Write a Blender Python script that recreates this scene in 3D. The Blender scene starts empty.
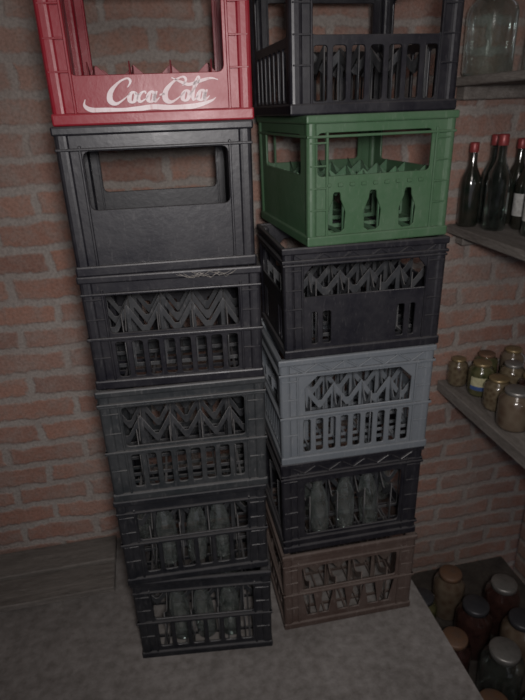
import bpy, bmesh, math, random
from mathutils import Matrix, Vector
random.seed(7)
scene=bpy.context.scene
scene.view_settings.view_transform='Standard'
H=1.545   # eye height
# ------------------------------------------------------------------ materials
def newmat(name):
    m=bpy.data.materials.new(name); m.use_nodes=True
    nt=m.node_tree; nt.nodes.clear()
    out=nt.nodes.new('ShaderNodeOutputMaterial')
    return m,nt,out
def noise(nt,vec,scale,detail=4,rough=.6):
    n=nt.nodes.new('ShaderNodeTexNoise'); n.inputs['Scale'].default_value=scale
    n.inputs['Detail'].default_value=detail; n.inputs['Roughness'].default_value=rough
    if vec is not None: nt.links.new(vec,n.inputs['Vector'])
    return n
def ramp(nt,fac,a,b,ca=(0,0,0,1),cb=(1,1,1,1)):
    r=nt.nodes.new('ShaderNodeValToRGB'); nt.links.new(fac,r.inputs[0])
    r.color_ramp.elements[0].position=a; r.color_ramp.elements[1].position=b
    r.color_ramp.elements[0].color=ca; r.color_ramp.elements[1].color=cb
    return r
def mix(nt,fac,a,b,mode='MIX'):
    m=nt.nodes.new('ShaderNodeMix'); m.data_type='RGBA'; m.blend_type=mode
    for s,v in ((0,fac),(6,a),(7,b)):
        if isinstance(v,bpy.types.NodeSocket): nt.links.new(v,m.inputs[s])
        else: m.inputs[s].default_value=v
    return m.outputs[2]
def math_(nt,op,a,b=None):
    m=nt.nodes.new('ShaderNodeMath'); m.operation=op
    for i,v in enumerate((a,b)):
        if v is None: continue
        if isinstance(v,bpy.types.NodeSocket): nt.links.new(v,m.inputs[i])
        else: m.inputs[i].default_value=v
    return m.outputs[0]
def c4(c): return (c[0],c[1],c[2],1)

def plastic(name,col,rough=.45,dust=.35,dustcol=(.23,.22,.215),up_k=1.3):
    m,nt,out=newmat(name)
    tc=nt.nodes.new('ShaderNodeTexCoord'); g=nt.nodes.new('ShaderNodeNewGeometry')
    sx=nt.nodes.new('ShaderNodeSeparateXYZ'); nt.links.new(g.outputs['Normal'],sx.inputs[0])
    up=math_(nt,'MAXIMUM',sx.outputs['Z'],0.0)
    n1=noise(nt,tc.outputs['Object'],9,5); n2=noise(nt,tc.outputs['Object'],70,3)
    mp=nt.nodes.new('ShaderNodeMapping'); mp.inputs['Scale'].default_value=(1,1,.25); mp.inputs['Rotation'].default_value=(0,.5,0); nt.links.new(tc.outputs['Object'],mp.inputs[0])
    n3=noise(nt,mp.outputs[0],160,2)
    r1=ramp(nt,n1.outputs[0],.4,.75); r2=ramp(nt,n2.outputs[0],.4,.8); r3=ramp(nt,n3.outputs[0],.6,.72)
    f=math_(nt,'MULTIPLY',r1.outputs[0],dust*.9)
    f=math_(nt,'ADD',f,math_(nt,'MULTIPLY',r2.outputs[0],dust*.5))
    f=math_(nt,'ADD',f,math_(nt,'MULTIPLY',r3.outputs[0],dust*1.4))
    f=math_(nt,'ADD',f,math_(nt,'MULTIPLY',up,dust*up_k))
    cl=nt.nodes.new('ShaderNodeClamp'); nt.links.new(f,cl.inputs[0]); cl.inputs[2].default_value=.85
    col_=mix(nt,cl.outputs[0],c4(col),c4(dustcol))
    p=nt.nodes.new('ShaderNodeBsdfPrincipled')
    nt.links.new(col_,p.inputs['Base Color']); p.inputs['Specular IOR Level'].default_value=.4
    rr=math_(nt,'ADD',math_(nt,'MULTIPLY',n1.outputs[0],.35),rough-.18)
    nt.links.new(rr,p.inputs['Roughness'])
    b=nt.nodes.new('ShaderNodeBump'); b.inputs['Strength'].default_value=.2; b.inputs['Distance'].default_value=.002
    nt.links.new(n2.outputs[0],b.inputs['Height']); nt.links.new(b.outputs[0],p.inputs['Normal'])
    nt.links.new(p.outputs[0],out.inputs[0]); return m

def brickmat(name,axis):
    m,nt,out=newmat(name)
    tc=nt.nodes.new('ShaderNodeTexCoord'); s=nt.nodes.new('ShaderNodeSeparateXYZ')
    nt.links.new(tc.outputs['Object'],s.inputs[0])
    c=nt.nodes.new('ShaderNodeCombineXYZ')
    nt.links.new(s.outputs[axis],c.inputs[0]); nt.links.new(s.outputs['Z'],c.inputs[1])
    def warp(scale,amt,src):
        nd=noise(nt,tc.outputs['Object'],scale,4)
        sub=nt.nodes.new('ShaderNodeVectorMath'); sub.operation='SUBTRACT'; nt.links.new(nd.outputs['Color'],sub.inputs[0]); sub.inputs[1].default_value=(.5,.5,.5)
        sc=nt.nodes.new('ShaderNodeVectorMath'); sc.operation='SCALE'; nt.links.new(sub.outputs[0],sc.inputs[0]); sc.inputs['Scale'].default_value=amt
        ad=nt.nodes.new('ShaderNodeVectorMath'); nt.links.new(src,ad.inputs[0]); nt.links.new(sc.outputs[0],ad.inputs[1]); return ad.outputs[0]
    v=warp(4,.055,c.outputs[0]); v=warp(28,.028,v)
    br=nt.nodes.new('ShaderNodeTexBrick'); nt.links.new(v,br.inputs['Vector'])
    br.inputs['Scale'].default_value=1; br.inputs['Brick Width'].default_value=.265
    br.inputs['Row Height'].default_value=.087; br.inputs['Mortar Size'].default_value=.018
    br.inputs['Mortar Smooth'].default_value=.6; br.inputs['Bias'].default_value=-.1
    br.inputs['Color1'].default_value=(.32,.175,.13,1); br.inputs['Color2'].default_value=(.22,.125,.1,1)
    br.inputs['Mortar'].default_value=(.30,.275,.25,1)
    n1=noise(nt,tc.outputs['Object'],2.6,6,.65); n2=noise(nt,tc.outputs['Object'],22,5,.7); n3=noise(nt,tc.outputs['Object'],110,3)
    r1=ramp(nt,n1.outputs[0],.4,.62); r2=ramp(nt,n2.outputs[0],.45,.62)
    f=math_(nt,'MULTIPLY',math_(nt,'ADD',math_(nt,'MULTIPLY',r1.outputs[0],.5),math_(nt,'MULTIPLY',r2.outputs[0],.5)),.85)
    col=mix(nt,f,br.outputs['Color'],(.265,.225,.2,1))
    n4=noise(nt,tc.outputs['Object'],1.7,3); sh=ramp(nt,n4.outputs[0],.35,.7,(.78,.76,.76,1),(1,1,1,1))
    dk=ramp(nt,n3.outputs[0],.2,.6,(.62,.62,.62,1),(1,1,1,1))
    col=mix(nt,1.0,col,dk.outputs[0],'MULTIPLY'); col=mix(nt,1.0,col,sh.outputs[0],'MULTIPLY')
    p=nt.nodes.new('ShaderNodeBsdfPrincipled'); nt.links.new(col,p.inputs['Base Color']); p.inputs['Roughness'].default_value=.93
    p.inputs['Specular IOR Level'].default_value=.2
    hgt=math_(nt,'ADD',math_(nt,'MULTIPLY',br.outputs['Fac'],-.5),math_(nt,'ADD',n2.outputs[0],math_(nt,'MULTIPLY',n3.outputs[0],.4)))
    b=nt.nodes.new('ShaderNodeBump'); b.inputs['Strength'].default_value=.6; b.inputs['Distance'].default_value=.012
    nt.links.new(hgt,b.inputs['Height']); nt.links.new(b.outputs[0],p.inputs['Normal'])
    nt.links.new(p.outputs[0],out.inputs[0]); return m

def rough_mat(name,ca,cb,scale=6,stretch=(1,1,1),rough=.9,bump=.5,dist=.006):
    m,nt,out=newmat(name)
    tc=nt.nodes.new('ShaderNodeTexCoord'); mp=nt.nodes.new('ShaderNodeMapping'); mp.inputs['Scale'].default_value=stretch
    nt.links.new(tc.outputs['Object'],mp.inputs[0])
    n1=noise(nt,mp.outputs[0],scale,7,.65); n2=noise(nt,mp.outputs[0],scale*9,4,.6)
    r=ramp(nt,n1.outputs[0],.3,.7,c4(ca),c4(cb))
    d=ramp(nt,n2.outputs[0],.25,.65,(.6,.58,.56,1),(1,1,1,1))
    col=mix(nt,1.0,r.outputs[0],d.outputs[0],'MULTIPLY')
    p=nt.nodes.new('ShaderNodeBsdfPrincipled'); nt.links.new(col,p.inputs['Base Color']); p.inputs['Roughness'].default_value=rough
    p.inputs['Specular IOR Level'].default_value=.25
    b=nt.nodes.new('ShaderNodeBump'); b.inputs['Strength'].default_value=bump; b.inputs['Distance'].default_value=dist
    nt.links.new(math_(nt,'ADD',n1.outputs[0],n2.outputs[0]),b.inputs['Height']); nt.links.new(b.outputs[0],p.inputs['Normal'])
    nt.links.new(p.outputs[0],out.inputs[0]); return m

def glassmat(name,tint=(.8,.88,.85),dust=.18,dcol=(.4,.4,.38),blend=.35):
    m,nt,out=newmat(name)
    tr=nt.nodes.new('ShaderNodeBsdfTransparent'); tr.inputs[0].default_value=c4(tint)
    gl=nt.nodes.new('ShaderNodeBsdfGlossy'); gl.inputs['Roughness'].default_value=.12; gl.inputs[0].default_value=(.9,.95,.95,1)
    lw=nt.nodes.new('ShaderNodeLayerWeight'); lw.inputs['Blend'].default_value=blend
    m1=nt.nodes.new('ShaderNodeMixShader'); nt.links.new(lw.outputs['Facing'],m1.inputs[0]); nt.links.new(tr.outputs[0],m1.inputs[1]); nt.links.new(gl.outputs[0],m1.inputs[2])
    df=nt.nodes.new('ShaderNodeBsdfDiffuse'); df.inputs[0].default_value=c4(dcol)
    tc=nt.nodes.new('ShaderNodeTexCoord'); n=noise(nt,tc.outputs['Object'],25,4)
    f=math_(nt,'MULTIPLY',ramp(nt,n.outputs[0],.3,.75).outputs[0],dust)
    f=math_(nt,'ADD',f,math_(nt,'MULTIPLY',math_(nt,'POWER',lw.outputs['Facing'],2.0),dust*1.5))
    m2=nt.nodes.new('ShaderNodeMixShader'); nt.links.new(f,m2.inputs[0]); nt.links.new(m1.outputs[0],m2.inputs[1]); nt.links.new(df.outputs[0],m2.inputs[2])
    nt.links.new(m2.outputs[0],out.inputs[0]); return m
def contentmat(name,col,col2,scale=40,rough=.18):
    m,nt,out=newmat(name)
    tc=nt.nodes.new('ShaderNodeTexCoord'); v=nt.nodes.new('ShaderNodeTexVoronoi'); v.inputs['Scale'].default_value=scale
    nt.links.new(tc.outputs['Object'],v.inputs['Vector'])
    r=ramp(nt,v.outputs['Distance'],.1,.7,c4(col),c4(col2))
    p=nt.nodes.new('ShaderNodeBsdfPrincipled'); nt.links.new(r.outputs[0],p.inputs['Base Color']); p.inputs['Roughness'].default_value=rough
    p.inputs['Coat Weight'].default_value=.5; p.inputs['Coat Roughness'].default_value=.1
    nt.links.new(p.outputs[0],out.inputs[0]); return m
def metal(name,col,rough=.4,met=.6):
    m,nt,out=newmat(name)
    tc=nt.nodes.new('ShaderNodeTexCoord'); n=noise(nt,tc.outputs['Object'],40,4)
    r=ramp(nt,n.outputs[0],.35,.75,c4(col),c4([x*.55+.03 for x in col]))
    p=nt.nodes.new('ShaderNodeBsdfPrincipled'); nt.links.new(r.outputs[0],p.inputs['Base Color'])
    p.inputs['Metallic'].default_value=met; p.inputs['Roughness'].default_value=rough
    nt.links.new(p.outputs[0],out.inputs[0]); return m

m_black=plastic('black_plastic',(.0045,.0045,.0075),.42,.045,up_k=3.5)
m_black2=plastic('charcoal_plastic',(.013,.016,.018),.5,.09,up_k=2.8)
m_dark3=plastic('worn_black_plastic',(.0045,.0055,.008),.45,.055,up_k=3.2)
m_div=plastic('dusty_divider_plastic',(.02,.022,.025),.55,.13,up_k=3)
m_red=plastic('red_plastic',(.185,.006,.014),.4,.08,(.24,.14,.14))
m_green=plastic('green_plastic',(.036,.082,.04),.5,.14,(.15,.18,.14))
m_greend=plastic('green_divider_plastic',(.05,.11,.06),.5,.22,(.16,.2,.16))
m_gray=plastic('gray_blue_plastic',(.09,.102,.114),.5,.16,(.2,.2,.2))
m_grayd=plastic('gray_divider_plastic',(.1,.112,.125),.5,.24,(.2,.2,.2))
m_brown=plastic('brown_plastic',(.048,.03,.024),.55,.22,(.16,.135,.12))
m_brownd=plastic('brown_divider_plastic',(.08,.06,.05),.55,.3,(.16,.13,.115))
m_redd=plastic('red_divider_plastic',(.15,.008,.015),.5,.1,(.3,.16,.16))
m_white=plastic('white_print',(.52,.46,.47),.5,.3,(.38,.2,.2),up_k=.2)
m_glass=glassmat('clear_glass',(.84,.9,.88),.06)
m_glassdusty=glassmat('dusty_glass',(.85,.9,.88),.13,(.36,.38,.37),.3)
m_glassdark=contentmat('dark_bottle_glass',(.008,.012,.009),(.02,.018,.014),20,.12)

# ------------------------------------------------------------------ mesh helpers
_cache={}
def panel_mesh(outline,holes,t,bev=.0012):
    key=repr((outline,holes,t,bev))
    if key in _cache: return _cache[key]
    cu=bpy.data.curves.new('tmp','CURVE'); cu.dimensions='2D'; cu.fill_mode='BOTH'
    cu.extrude=max(t/2-bev,0); cu.bevel_depth=bev; cu.bevel_resolution=0; cu.offset=-bev
    for poly in [outline]+holes:
        sp=cu.splines.new('POLY'); sp.points.add(len(poly)-1)
        for i,(x,y) in enumerate(poly): sp.points[i].co=(x,y,0,1)
        sp.use_cyclic_u=True
    ob=bpy.data.objects.new('tmp',cu); scene.collection.objects.link(ob)
    dg=bpy.context.evaluated_depsgraph_get(); dg.update()
    me=bpy.data.meshes.new_from_object(ob.evaluated_get(dg))
    bpy.data.objects.remove(ob); bpy.data.curves.remove(cu)
    _cache[key]=me; return me
def rrect(x0,z0,x1,z1,r=.006,n=3):
    r=min(r,(x1-x0)*.49,(z1-z0)*.49); pts=[]
    for cx,cz,a in ((x1-r,z1-r,0),(x0+r,z1-r,90),(x0+r,z0+r,180),(x1-r,z0+r,270)):
        for i in range(n+1):
            t=math.radians(a+90*i/n); pts.append((round(cx+r*math.cos(t),5),round(cz+r*math.sin(t),5)))
    return pts
RX=Matrix.Rotation(math.pi/2,4,'X')
class B:
    def __init__(s): s.bm=bmesh.new()
    def add(s,me,mat,mi=0):
        a=len(s.bm.verts); fa=len(s.bm.faces)
        s.bm.from_mesh(me); s.bm.verts.ensure_lookup_table(); s.bm.faces.ensure_lookup_table()
        for v in s.bm.verts[a:]: v.co=mat@v.co
        for f in s.bm.faces[fa:]: f.material_index=mi
    def panel(s,outline,holes,t,mat,mi=0,bev=.0012):
        s.add(panel_mesh(outline,holes,t,bev),mat@RX,mi)
    def box(s,c,size,bev=.002,mi=0,rot=None,seg=1):
        t=bmesh.new(); bmesh.ops.create_cube(t,size=1)
        for v in t.verts: v.co=Vector((v.co.x*size[0],v.co.y*size[1],v.co.z*size[2]))
        if bev>0: bmesh.ops.bevel(t,geom=t.edges[:],offset=min(bev,min(size)*.45),segments=seg,affect='EDGES',profile=.5)
        me=bpy.data.meshes.new('t'); t.to_mesh(me); t.free()
        M=Matrix.Translation(c)
        if rot is not None: M=M@rot
        s.add(me,M,mi); bpy.data.meshes.remove(me)
    def lathe(s,prof,loc=(0,0,0),seg=24,mi=0,rot=None):
        t=bmesh.new(); rings=[]
        for r,z in prof:
            if r<1e-5: rings.append([t.verts.new((0,0,z))])
            else: rings.append([t.verts.new((r*math.cos(2*math.pi*i/seg),r*math.sin(2*math.pi*i/seg),z)) for i in range(seg)])
        for a,b in zip(rings,rings[1:]):
            for i in range(seg):
                j=(i+1)%seg
                if len(a)==1 and len(b)==1: continue
                if len(a)==1: t.faces.new((a[0],b[j],b[i]))
                elif len(b)==1: t.faces.new((a[i],a[j],b[0]))
                else: t.faces.new((a[i],a[j],b[j],b[i]))
        for f in t.faces: f.smooth=True
        bmesh.ops.recalc_face_normals(t,faces=t.faces[:])
        me=bpy.data.meshes.new('t'); t.to_mesh(me); t.free()
        M=Matrix.Translation(loc)
        if rot is not None: M=M@rot
        s.add(me,M,mi); bpy.data.meshes.remove(me)
    def tube(s,P,r,mi=0,seg=5):
        prev=None
        for i,p in enumerate(P):
            p=Vector(p); a=Vector(P[max(i-1,0)]); c=Vector(P[min(i+1,len(P)-1)]); d=(c-a).normalized()
            u=d.cross(Vector((0,.3,1))).normalized(); v=d.cross(u)
            ring=[s.bm.verts.new(p+r*(u*math.cos(6.2832*k/seg)+v*math.sin(6.2832*k/seg))) for k in range(seg)]
            if prev:
                for k in range(seg):
                    f=s.bm.faces.new((prev[k],prev[(k+1)%seg],ring[(k+1)%seg],ring[k])); f.material_index=mi
            prev=ring
    def obj(s,name,mats,loc=(0,0,0),rz=0,parent=None):
        me=bpy.data.meshes.new(name); s.bm.to_mesh(me); s.bm.free()
        for m in mats: me.materials.append(m)
        o=bpy.data.objects.new(name,me); scene.collection.objects.link(o)
        o.location=loc; o.rotation_euler=(0,0,rz)
        if parent: o.parent=parent
        return o

# ------------------------------------------------------------------ crates
def fr(W,Hh,lst):
    out=[]
    for q in lst:
        if q[0]=='r':
            _,x0,z0,x1,z1=q[:5]; r=q[5] if len(q)>5 else .008
            out.append(rrect((x0-.5)*W,z0*Hh,(x1-.5)*W,z1*Hh,r))
        elif q[0]=='p':
            out.append([(round((x-.5)*W,5),round(z*Hh,5)) for x,z in q[1]])
    return out
def slats(x0,x1,z0,z1,n,gap=.45,r=.006):
    L=(x1-x0)/n; return [('r',x0+L*i+L*gap/2,z0,x0+L*(i+1)-L*gap/2,z1,r) for i in range(n)]
def slant(x0,x1,z0,z1,n,bar=.35):
    L=(x1-x0)/n; res=[]
    for i in range(n):
        a=x0+L*i; s=L*.28*(1 if i%2 else -1)
        b0,b1=a+L*bar/2,a+L*(1-bar/2)
        res.append(('p',[(b0-s*.5,z0),(b1-s*.5,z0),(b1+s*.5,z1),(b0+s*.5,z1)]))
    return res
def bottleslot(cx,z0,z1,w):
    pts=[]
    prof=[(0,.5),(.03,.62),(.08,.92),(.5,1),(.62,.8),(.82,.45),(.97,.38),(1,.25)]
    for t,k in prof: pts.append((cx+w/2*k,z0+(z1-z0)*t))
    for t,k in reversed(prof): pts.append((cx-w/2*k,z0+(z1-z0)*t))
    return ('p',pts)
def crate(w,d,h,front,side,nx=5,ny=3,peak=.6,dip=.46,rings=(),truss=False,divwin=True,taper=.012,
          post=.03,extra=None,dm=1,ribs=True):
    b=B(); t=.006
    o=rrect(-w/2+.004,.004,w/2-.004,h-.004,.004,1); so=rrect(-d/2+.004,.004,d/2-.004,h-.004,.004,1)
    for sgn in (-1,1):
        b.panel(o,fr(w,h,front),t,Matrix.Translation((0,sgn*(d/2-t/2-.005),0)))
        b.panel(so,fr(d,h,side),t,Matrix.Translation((sgn*(w/2-t/2-.005),0,0))@Matrix.Rotation(math.pi/2,4,'Z'))
    for sx in (-1,1):
        for sy in (-1,1):
            b.box((sx*(w/2-post/2),sy*(d/2-post/2),h/2),(post,post,h-.01),.010,seg=3)
            b.box((sx*(w/2-.048),sy*(d/2-.006),h*.45),(.006,.012,h*.86),.0015)
    def ring(z,hh,out,thick=.012,bev=.004):
        for sy in (-1,1): b.box((0,sy*(d/2-thick/2+out),z),(w+2*out,thick,hh),bev,seg=2)
        for sx in (-1,1): b.box((sx*(w/2-thick/2+out),0,z),(thick,d+2*out-.002,hh),bev,seg=2)
    ring(h-.009,.018,.003); ring(h-.045,.006,.001,.010,.002); ring(.012,.024,.002,.016)
    for z in rings: ring(z*h,.008,.003,.012,.002)
    n=6
    for i in range(1,n): b.box((-w/2+w*i/n,0,.014),(.006,d-.02,.008),0)
    for i in range(1,5): b.box((0,-d/2+d*i/5,.014),(w-.02,.006,.0078),0)
    def div(L,nc,M):
        c=L/nc; top=[]; th=.024
        for i in range(nc+1):
            x=-L/2+c*i
            if i>0: top.append((round(x-c*.5+c*.06,5),round(dip*h,5)))
            top.append((round(x+(0.002 if i==0 else -.002 if i==nc else 0),5),round(peak*h,5)))
            if i<nc: top.append((round(x+c*.5-c*.06,5),round(dip*h,5)))
        outl=[(-L/2+.002,.02),(L/2-.002,.02)]+top[::-1]
        hs=[]
        if divwin:
            zs=(peak-dip)*h
            for i in range(nc):
                x=-L/2+c*i
                zl=dip*h-th; zh=peak*h-th-zs*.2
                hs.append([(round(px,5),round(pz,5)) for px,pz in ((x+c*.09,.03),(x+c*.91,.03),(x+c*.91,zh),(x+c*.55,zl),(x+c*.45,zl),(x+c*.09,zh))])
        b.panel(outl,hs,.003,M,mi=dm,bev=.0006)
    if nx:
        for j in range(1,ny): div(w-.016,nx,Matrix.Translation((0,-d/2+d*j/ny,0)))
        for i in range(1,nx): div(d-.016,ny,Matrix.Translation((-w/2+w*i/nx,0,0))@Matrix.Rotation(math.pi/2,4,'Z'))
    if truss:
        z0,z1=h-.042,h-.018; n=10
        for i in range(n):
            x0=-w/2+.03+(w-.06)*i/n; x1=-w/2+.03+(w-.06)*(i+1)/n
            a,c=(z0,z1) if i%2 else (z1,z0)
            L=math.hypot(x1-x0,c-a); ang=-math.atan2(c-a,x1-x0)
            b.box(((x0+x1)/2,-d/2+.003,(z0+z1)/2),(L,.006,.005),.001,rot=Matrix.Rotation(ang,4,'Y'))
    if ribs:
        for k in range(1,5):
            for sx in (-1,1): b.box((sx*(w/2-.026),-d/2+.002,h*(.12+.17*k)),(.04,.005,.004),.001)
    if extra: extra(b,w,d,h)
    for v in b.bm.verts:
        k=1-taper*(1-max(0,min(1,v.co.z/h))); v.co.x*=k; v.co.y*=k
    return b
BOT=[(0,.004),(.026,.002),(.031,.008),(.031,.10),(.030,.13),(.022,.165),(.0145,.185),(.0125,.225),(.0155,.228),(.0155,.238),(.012,.24)]
def bottles(parent,w,d,nx,ny,cells,scale=1.0,mat=None,tilt=4):
    b=B()
    for (i,j) in cells:
        x=-w/2+w*(i+.5)/nx; y=-d/2+d*(j+.5)/ny
        R=Matrix.Rotation(math.radians(random.uniform(-tilt,tilt)),4,'X')@Matrix.Rotation(math.radians(random.uniform(-tilt,tilt)),4,'Y')@Matrix.Scale(scale,4)
        b.lathe(BOT,(x*.94,y*.94,.022),16,0,R)
    o=b.obj('bottles',[mat or m_glassdusty]); o.parent=parent; return o

def catmull(P,n=7):
    out=[]; Q=[P[0]]+P+[P[-1]]
    for i in range(1,len(Q)-2):
        for k in range(n):
            t=k/n; r=[]
            for a in range(3):
                p0,p1,p2,p3=Q[i-1][a],Q[i][a],Q[i+1][a],Q[i+2][a]
                r.append(.5*((2*p1)+(-p0+p2)*t+(2*p0-5*p1+4*p2-p3)*t*t+(-p0+3*p1-3*p2+p3)*t**3))
            out.append(r)
    out.append(list(P[-1])); return out
def lettering(b,mi,x0,z0,sx,sz,y):
    def oval(cx,cy,rx,ry,wd):
        P=[]
        for k in range(9):
            a=math.pi*2*k/8+.6; P.append((cx+rx*math.cos(a),cy+ry*math.sin(a),wd*(.5+.9*abs(math.cos(a)))))
        return P
    S=[]
    def bigC(o): return [(o+1.75,1.35,.05),(o+1.95,1.85,.18),(o+1.6,2.15,.14),(o+.9,1.8,.18),(o+.3,1.0,.38),(o+.35,.25,.4),(o+.9,-.08,.24),(o+1.5,.25,.12),(o+2.05,.8,.05)]
    def littlec(o): return [(o+.75,.75,.12),(o+.6,.95,.12),(o+.3,.8,.2),(o+.12,.4,.28),(o+.35,.04,.2),(o+.8,.3,.08),(o+1.0,.55,.05)]
    def aa(o): return [oval(o+.42,.46,.28,.46,.24),[(o+.85,.95,.14),(o+.74,.4,.24),(o+.88,.04,.2),(o+1.2,.4,.06)]]
    S.append(bigC(0)); S.append(oval(2.35,.46,.3,.46,.24)); S.append([(2.5,.85,.05),(2.8,.7,.05),(3.0,.8,.05)])
    S.append(littlec(2.75)); S+=aa(3.6); S.append([(4.75,.6,.14),(5.2,.68,.14)])
    S.append(bigC(5.0)); S.append(oval(7.2,.46,.3,.46,.24))
    S.append([(7.5,.5,.05),(8.0,1.3,.1),(8.15,1.95,.16),(7.95,2.1,.12),(7.82,1.4,.24),(7.82,.5,.26),(8.0,.05,.16),(8.35,.45,.05)])
    S+=aa(8.2)
    S.append([(5.6,2.1,.05),(6.4,1.75,.16),(7.3,1.45,.24),(8.3,1.75,.26),(9.2,1.95,.16),(9.9,1.8,.03)])
    S.append([(-1.9,.4,.03),(-1.9,-.15,.2),(-1.2,-.55,.34),(.2,-.6,.34),(1.6,-.7,.38),(3.0,-.6,.4),(4.4,-.45,.36),(6.2,-.6,.4),(8.2,-.5,.38),(9.6,-.1,.2),(10.0,.2,.03)])
    for P in S:
        Q=catmull(P); vs=[]
        for i,(x,z,wd) in enumerate(Q):
            a=Q[max(i-1,0)]; c=Q[min(i+1,len(Q)-1)]
            dx,dz=c[0]-a[0],c[1]-a[1]; L=math.hypot(dx,dz) or 1; nx,nz=-dz/L,dx/L; wd=max(wd,.08)*.62
            row=[]
            for s in (-1,1):
                X=x+nx*wd*s; Z=z+nz*wd*s; X+=Z*.25
                row.append(b.bm.verts.new((x0+X*sx,y,z0+Z*sz)))
            vs.append(row)
        for p,q in zip(vs,vs[1:]):
            f=b.bm.faces.new((p[0],q[0],q[1],p[1])); f.material_index=mi

def put(b,name,mats,fl,fr_,z,d):
    vx,vy=fr_[0]-fl[0],fr_[1]-fl[1]; a=math.atan2(vy,vx)
    cx=(fl[0]+fr_[0])/2-math.sin(a)*d/2; cy=(fl[1]+fr_[1])/2+math.cos(a)*d/2
    return b.obj(name,mats,(cx,cy,z),a)
solid_win=[('r',.13,.46,.87,.84,.012)]
sideA=[('r',.2,.46,.8,.84,.012)]
f6=[('r',.13,.5,.87,.84,.008)]+slats(.13,.87,.13,.44,6,.25)
f5=[('r',.13,.52,.87,.82,.008)]+slats(.13,.87,.13,.46,6,.25)
f4=[('r',.13,.50,.87,.84,.008)]+slats(.13,.87,.12,.42,8,.36)
f3=[('r',.13,.50,.87,.85,.01)]+slats(.13,.87,.10,.42,8,.34)
N_='bottle_crate'
L6=put(crate(.405,.33,.310,f6,f6,5,3,.56,.42,rings=(.47,)),N_,[m_dark3,m_div],(-.168,1.278),(.251,1.225),0,.33)
L5=put(crate(.408,.33,.296,f5,f5,5,3,.66,.48,rings=(.49,)),N_,[m_dark3,m_div],(-.172,1.266),(.249,1.243),.310,.33)
L4=put(crate(.414,.33,.328,f4,f4,5,4,.64,.46,rings=(.46,.88)),N_,[m_black2,m_div],(-.168,1.262),(.252,1.238),.606,.33)
L3=put(crate(.412,.33,.284,f3,f3,5,4,.66,.46,rings=(.46,)),N_,[m_black,m_div],(-.167,1.272),(.252,1.236),.934,.33)
L2=put(crate(.405,.33,.311,solid_win,sideA,0,0,ribs=False),N_,[m_black],(-.162,1.262),(.241,1.246),1.218,.33)
def logo(b,w,d,h): lettering(b,2,-.095,.040,.0222,.0205,-d/2+.0025)
f1=[('r',.115,.27,.86,.82,.012)]
L1=put(crate(.41,.33,.34,f1,[('r',.2,.27,.8,.82,.012)],5,3,.34,.25,divwin=False,extra=logo),N_,[m_red,m_redd,m_white],(-.160,1.272),(.246,1.24),1.529,.33)
bottles(L6,.405,.33,5,3,[(1,0),(2,0),(3,0),(3,1),(0,2)])
bottles(L5,.408,.33,5,3,[(1,0),(2,0),(3,0),(0,1),(4,2)],.95)
f=[('r',.14,.5,.86,.80,.008)]+slant(.14,.86,.14,.44,6)
R6=put(crate(.432,.34,.306,f,f,5,3,.6,.45,rings=(.47,)),N_,[m_brown,m_brownd],(.287,1.272),(.728,1.265),0,.34)
f=[('r',.16,.18,.86,.76,.012)]
R5=put(crate(.428,.34,.324,f,f,5,3,.6,.44,rings=(.83,.14),truss=True),N_,[m_black,m_div],(.296,1.282),(.724,1.277),.306,.34)
f=[('p',[(.16,.5),(.86,.5),(.86,.72),(.78,.82),(.24,.82),(.16,.72)])]+slats(.13,.88,.1,.42,9,.42)
R4=put(crate(.432,.34,.322,f,f,5,4,.62,.46,rings=(.86,.46),truss=True),N_,[m_gray,m_grayd],(.293,1.276),(.73,1.266),.63,.34)
f=[('p',[(.12,.56),(.88,.56),(.88,.74),(.82,.84),(.18,.84),(.12,.74)])]+[('r',.17,.12,.205,.42,.005),('r',.24,.12,.29,.42,.005),('r',.71,.12,.76,.42,.005),('r',.795,.12,.83,.42,.005)]
R3=put(crate(.425,.34,.29,f,f,5,4,.7,.55,rings=(.88,),truss=True),N_,[m_black,m_div],(.31,1.278),(.737,1.268),.952,.34)
f=[('r',.07,.55,.84,.87,.01),bottleslot(.2,.1,.42,.12),bottleslot(.45,.1,.42,.12),bottleslot(.7,.1,.42,.12)]
def gdots(b,w,d,h):
    for i in range(9): b.box((-w*.36+w*.08*i,-d/2+.003,h*.48),(.012,.006,.008),.001)
R2=put(crate(.37,.44,.29,f,[('r',.15,.55,.85,.86,.01)],4,4,.56,.45,extra=gdots,post=.024),N_,[m_green,m_greend],(.370,1.268),(.739,1.286),1.242,.44)
f=[('r',.12,.46,.88,.8,.01)]+slats(.12,.88,.08,.4,7,.3)
R1=put(crate(.40,.40,.34,f,f,5,3,.42,.32),N_,[m_black,m_div],(.335,1.282),(.735,1.288),1.532,.40)
bottles(R5,.428,.34,5,3,[(1,0),(2,0),(3,0),(4,1),(1,1)],.95)
# cobweb threads caught on a rim between two crates
b=B(); m_web=rough_mat('cobweb_fibre',(.2,.19,.175),(.28,.26,.24),20)
for k in range(9):
    x0=random.uniform(.04,.18); L=random.uniform(.04,.07); z0=1.216+random.uniform(-.006,.003)
    P=[(x0+L*i/9,1.272-.086*(x0+L*i/9+.167)-.0045-.002*random.random(),z0-.010*math.sin(math.pi*i/9)*random.uniform(.5,1.3)) for i in range(10)]
    b.tube(P,.0005)
b.obj('cobweb',[m_web])

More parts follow.
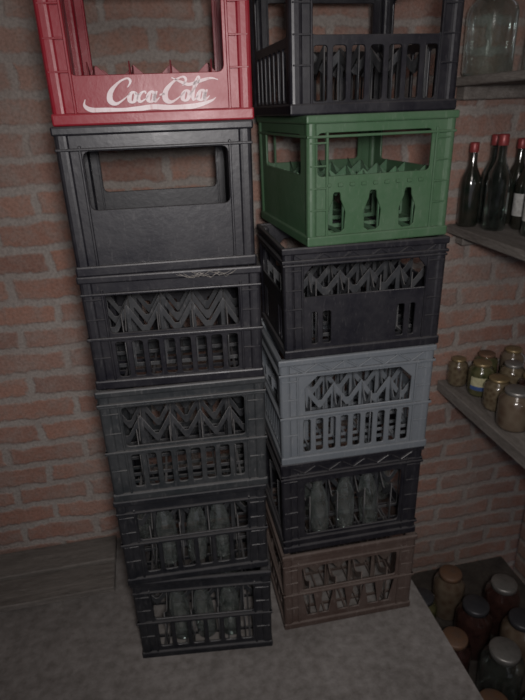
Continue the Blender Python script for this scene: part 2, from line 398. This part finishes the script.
# ------------------------------------------------------------------ room
def simple(name,c,size,mat,bev=0):
    b=B(); b.box((0,0,0),size,bev); return b.obj(name,[mat],c)
m_bx=brickmat('brick_wall_x','X'); m_by=brickmat('brick_wall_y','Y')
m_floor=rough_mat('dusty_concrete',(.125,.115,.108),(.22,.205,.195),4)
m_dirt=rough_mat('dirt',(.03,.025,.022),(.07,.06,.05),8)
m_wood=rough_mat('old_gray_wood',(.12,.105,.095),(.23,.21,.19),5,(6,.8,6),.85)
m_woodx=rough_mat('old_plank_wood',(.09,.08,.072),(.18,.165,.15),5,(.8,7,7),.85)
m_ceil=rough_mat('ceiling_plaster',(.2,.18,.17),(.26,.24,.22),3)
YW=1.85
simple('wall_back',(-.05,YW+.1,1.0),(3.5,.2,3.4),m_bx)
simple('wall_right',(1.62,.2,1.0),(.2,3.1,3.4),m_by)
simple('wall_left',(-1.7,.2,1.0),(.2,3.1,3.4),m_by)
simple('ceiling',(-.05,.2,2.7),(3.5,3.3,.1),m_ceil)
simple('floor',(-.41,.2,-.3),(2.38,3.3,.6),m_floor)
simple('floor_lower',(1.15,.2,-.55),(.74,3.3,.1),m_dirt)
b=B(); b.box((0,0,0),(1.40,.13,.03),.004); b.box((-.03,-.14,-.002),(1.46,.125,.026),.004)
b.obj('wooden_plank',[m_woodx],(-.95,1.77,.0155))
# ------------------------------------------------------------------ shelves
def shelf(z,x0,thick):
    b=B(); wtot=1.52-x0; n=2
    for i in range(n):
        b.box((x0+wtot*(i+.5)/n,1.12+.004*i,z-thick/2),(wtot/n-.006,1.44,thick),.003)
    b.box((x0+.05+.2,1.84-.03,z-thick-.02),(.42,.05,.04),.003)
    b.box((x0+.05+.2,.5,z-thick-.02),(.42,.05,.04),.003)
    return b.obj('wooden_shelf',[m_wood])
ZM=H-1.02; ZU=H-.395; ZT=H+.075
shelf(ZM,1.075,.045); shelf(ZU,1.05,.03); shelf(ZT,1.0,.025)

JAR=lambda r,h:[(0,0),(r*.9,0),(r,.012),(r,h*.72),(r*.93,h*.8),(r*.66,h*.88),(r*.64,h*.93)]
LID=lambda r,h:[(r*.68,h*.90),(r*.72,h*.905),(r*.72,h*.985),(r*.66,h),(0,h)]
lids=[metal('gold_lid',(.3,.22,.11)),metal('tin_lid',(.26,.25,.23)),metal('rust_lid',(.15,.08,.045),.6,.3),metal('dark_lid',(.035,.035,.04),.4,.3)]
cont=[contentmat('pickled_cucumbers',(.03,.035,.014),(.08,.075,.035)),contentmat('pickled_mushrooms',(.06,.04,.024),(.12,.095,.06),60),
      contentmat('dark_jam',(.018,.009,.008),(.035,.016,.013)),contentmat('stewed_fruit',(.07,.045,.03),(.11,.085,.06),30)]
m_lab=rough_mat('paper_label',(.4,.38,.22),(.45,.42,.28),8); m_labb=rough_mat('blue_label',(.04,.08,.22),(.06,.1,.25),8); m_labw=rough_mat('white_label',(.35,.35,.34),(.45,.45,.43),8)
def jar(name,x,y,z,r,h,c,l,label=None):
    b=B(); b.lathe(JAR(r,h),mi=0); b.lathe(LID(r,h),mi=1)
    mats=[c,l]
    b.lathe([(r*.655,h*.89),(r*.69,h*.895),(r*.655,h*.9)],mi=0)
    if label:
        for i in range(10):
            a0=math.radians(-170+i*12); a1=math.radians(-170+(i+1)*12); R=r*1.012
            for (zz0,zz1,mi) in ((h*.22,h*.34,3),(h*.34,h*.62,2)):
                v=[b.bm.verts.new((R*math.cos(a),R*math.sin(a),q)) for a,q in ((a0,zz0),(a1,zz0),(a1,zz1),(a0,zz1))]
                f=b.bm.faces.new(v); f.material_index=mi
        mats=[c,l,m_lab,m_labb]
    return b.obj(name,mats,(x,y,z))
J=[(1.135,1.795,.038,.11,1,0,0),(1.175,1.70,.046,.13,0,0,1),(1.17,1.585,.048,.12,1,0,0),(1.15,1.455,.056,.14,3,1,0),
   (1.25,1.79,.045,.12,0,2,0),(1.285,1.67,.045,.125,1,1,0),(1.28,1.55,.048,.13,2,0,0),(1.275,1.42,.05,.13,0,2,0),
   (1.36,1.78,.045,.13,3,0,0),(1.395,1.65,.045,.13,2,1,0),(1.39,1.53,.048,.12,1,0,0),(1.18,1.31,.055,.14,0,1,0)]
for x,y,r,h,c,l,lb in J: jar('preserve_jar',x,y,ZM,r,h,cont[c],lids[l],lb)
jar('empty_glass_jar',1.085,1.745,ZT,.074,.235,m_glass,lids[3])
jar('empty_glass_jar',1.28,1.72,ZT,.074,.235,m_glass,lids[1])
BT=[(0,0),(.033,0),(.037,.008),(.037,.15),(.034,.175),(.018,.21),(.0145,.225),(.0135,.275)]
m_redcap=metal('red_cap',(.24,.03,.03),.4,.2)
m_gdk=glassmat('bottle_glass',(.35,.42,.38),.07,(.2,.22,.2))
def bottle(x,y,z,s,mat,label=False):
    b=B(); b.lathe(BT,mi=0); b.lathe([(.0155,.262),(.0165,.264),(.0165,.292),(.014,.296),(0,.296)],mi=1)
    if label: b.lathe([(.0376,.05),(.0376,.13)],mi=2)
    o=b.obj('glass_bottle',[mat,m_redcap,m_labw],(x,y,z)); o.scale=(s,s,s)
bottle(1.10,1.79,ZU,.93,m_glassdark); bottle(1.185,1.80,ZU,1.0,m_gdk); bottle(1.145,1.70,ZU,1.02,m_gdk)
bottle(1.27,1.78,ZU,.95,m_glassdark); bottle(1.235,1.68,ZU,.9,m_glassdark,True); bottle(1.2,1.57,ZU,.95,m_gdk,True); bottle(1.34,1.7,ZU,.95,m_glassdark)
PJ=[(1.10,1.43,.07,.24,2,3),(.955,1.33,.066,.22,2,2),(1.085,1.22,.075,.25,None,1),(1.235,1.33,.07,.24,3,3),(.94,1.06,.07,.24,0,2),
    (1.11,1.03,.07,.24,None,3),(1.27,1.5,.07,.24,2,1),(1.26,1.14,.07,.24,1,3),(.94,1.55,.06,.2,0,3),(1.1,1.62,.065,.22,3,2)]
for x,y,r,h,c,l in PJ: jar('large_glass_jar',x,y,-.5,r,h,(m_glass if c is None else cont[c]),lids[l])

# ------------------------------------------------------------------ camera
dn=Vector((48,-1310,-560)).normalized(); Z=-dn
Y=Vector((133-262.5,235,-560)); Y=(Y-Z*Y.dot(Z)).normalized(); X=Y.cross(Z)
cam=bpy.data.cameras.new('camera'); co=bpy.data.objects.new('camera',cam); scene.collection.objects.link(co)
M=Matrix((X,Y,Z)).to_4x4(); M.translation=Vector((0,0,H)); co.matrix_world=M
cam.sensor_fit='VERTICAL'; cam.sensor_height=36; cam.lens=28.8; cam.clip_start=.01
cam.dof.use_dof=True; cam.dof.focus_distance=1.0; cam.dof.aperture_fstop=6
scene.camera=co
# ------------------------------------------------------------------ light
def light(name,typ,loc,e,col,size,aim=None):
    l=bpy.data.lights.new(name,typ); l.energy=e; l.color=col
    l.shadow_soft_size=size
    if typ=='SPOT': l.spot_size=math.radians(105); l.spot_blend=1.0
    o=bpy.data.objects.new(name,l); scene.collection.objects.link(o); o.location=loc
    if aim: o.rotation_euler=(Vector(aim)-Vector(loc)).to_track_quat('-Z','Y').to_euler()
light('phone_light','SPOT',(.06,-.1,H+.08),78,(1,.96,.95),.07,(.40,1.3,1.0))
light('ceiling_lamp','POINT',(.1,-.5,2.3),24,(1,.93,.88),.25)
w=bpy.data.worlds.new('world'); scene.world=w; w.use_nodes=True
w.node_tree.nodes['Background'].inputs[0].default_value=(.7,.67,.78,1); w.node_tree.nodes['Background'].inputs[1].default_value=.4
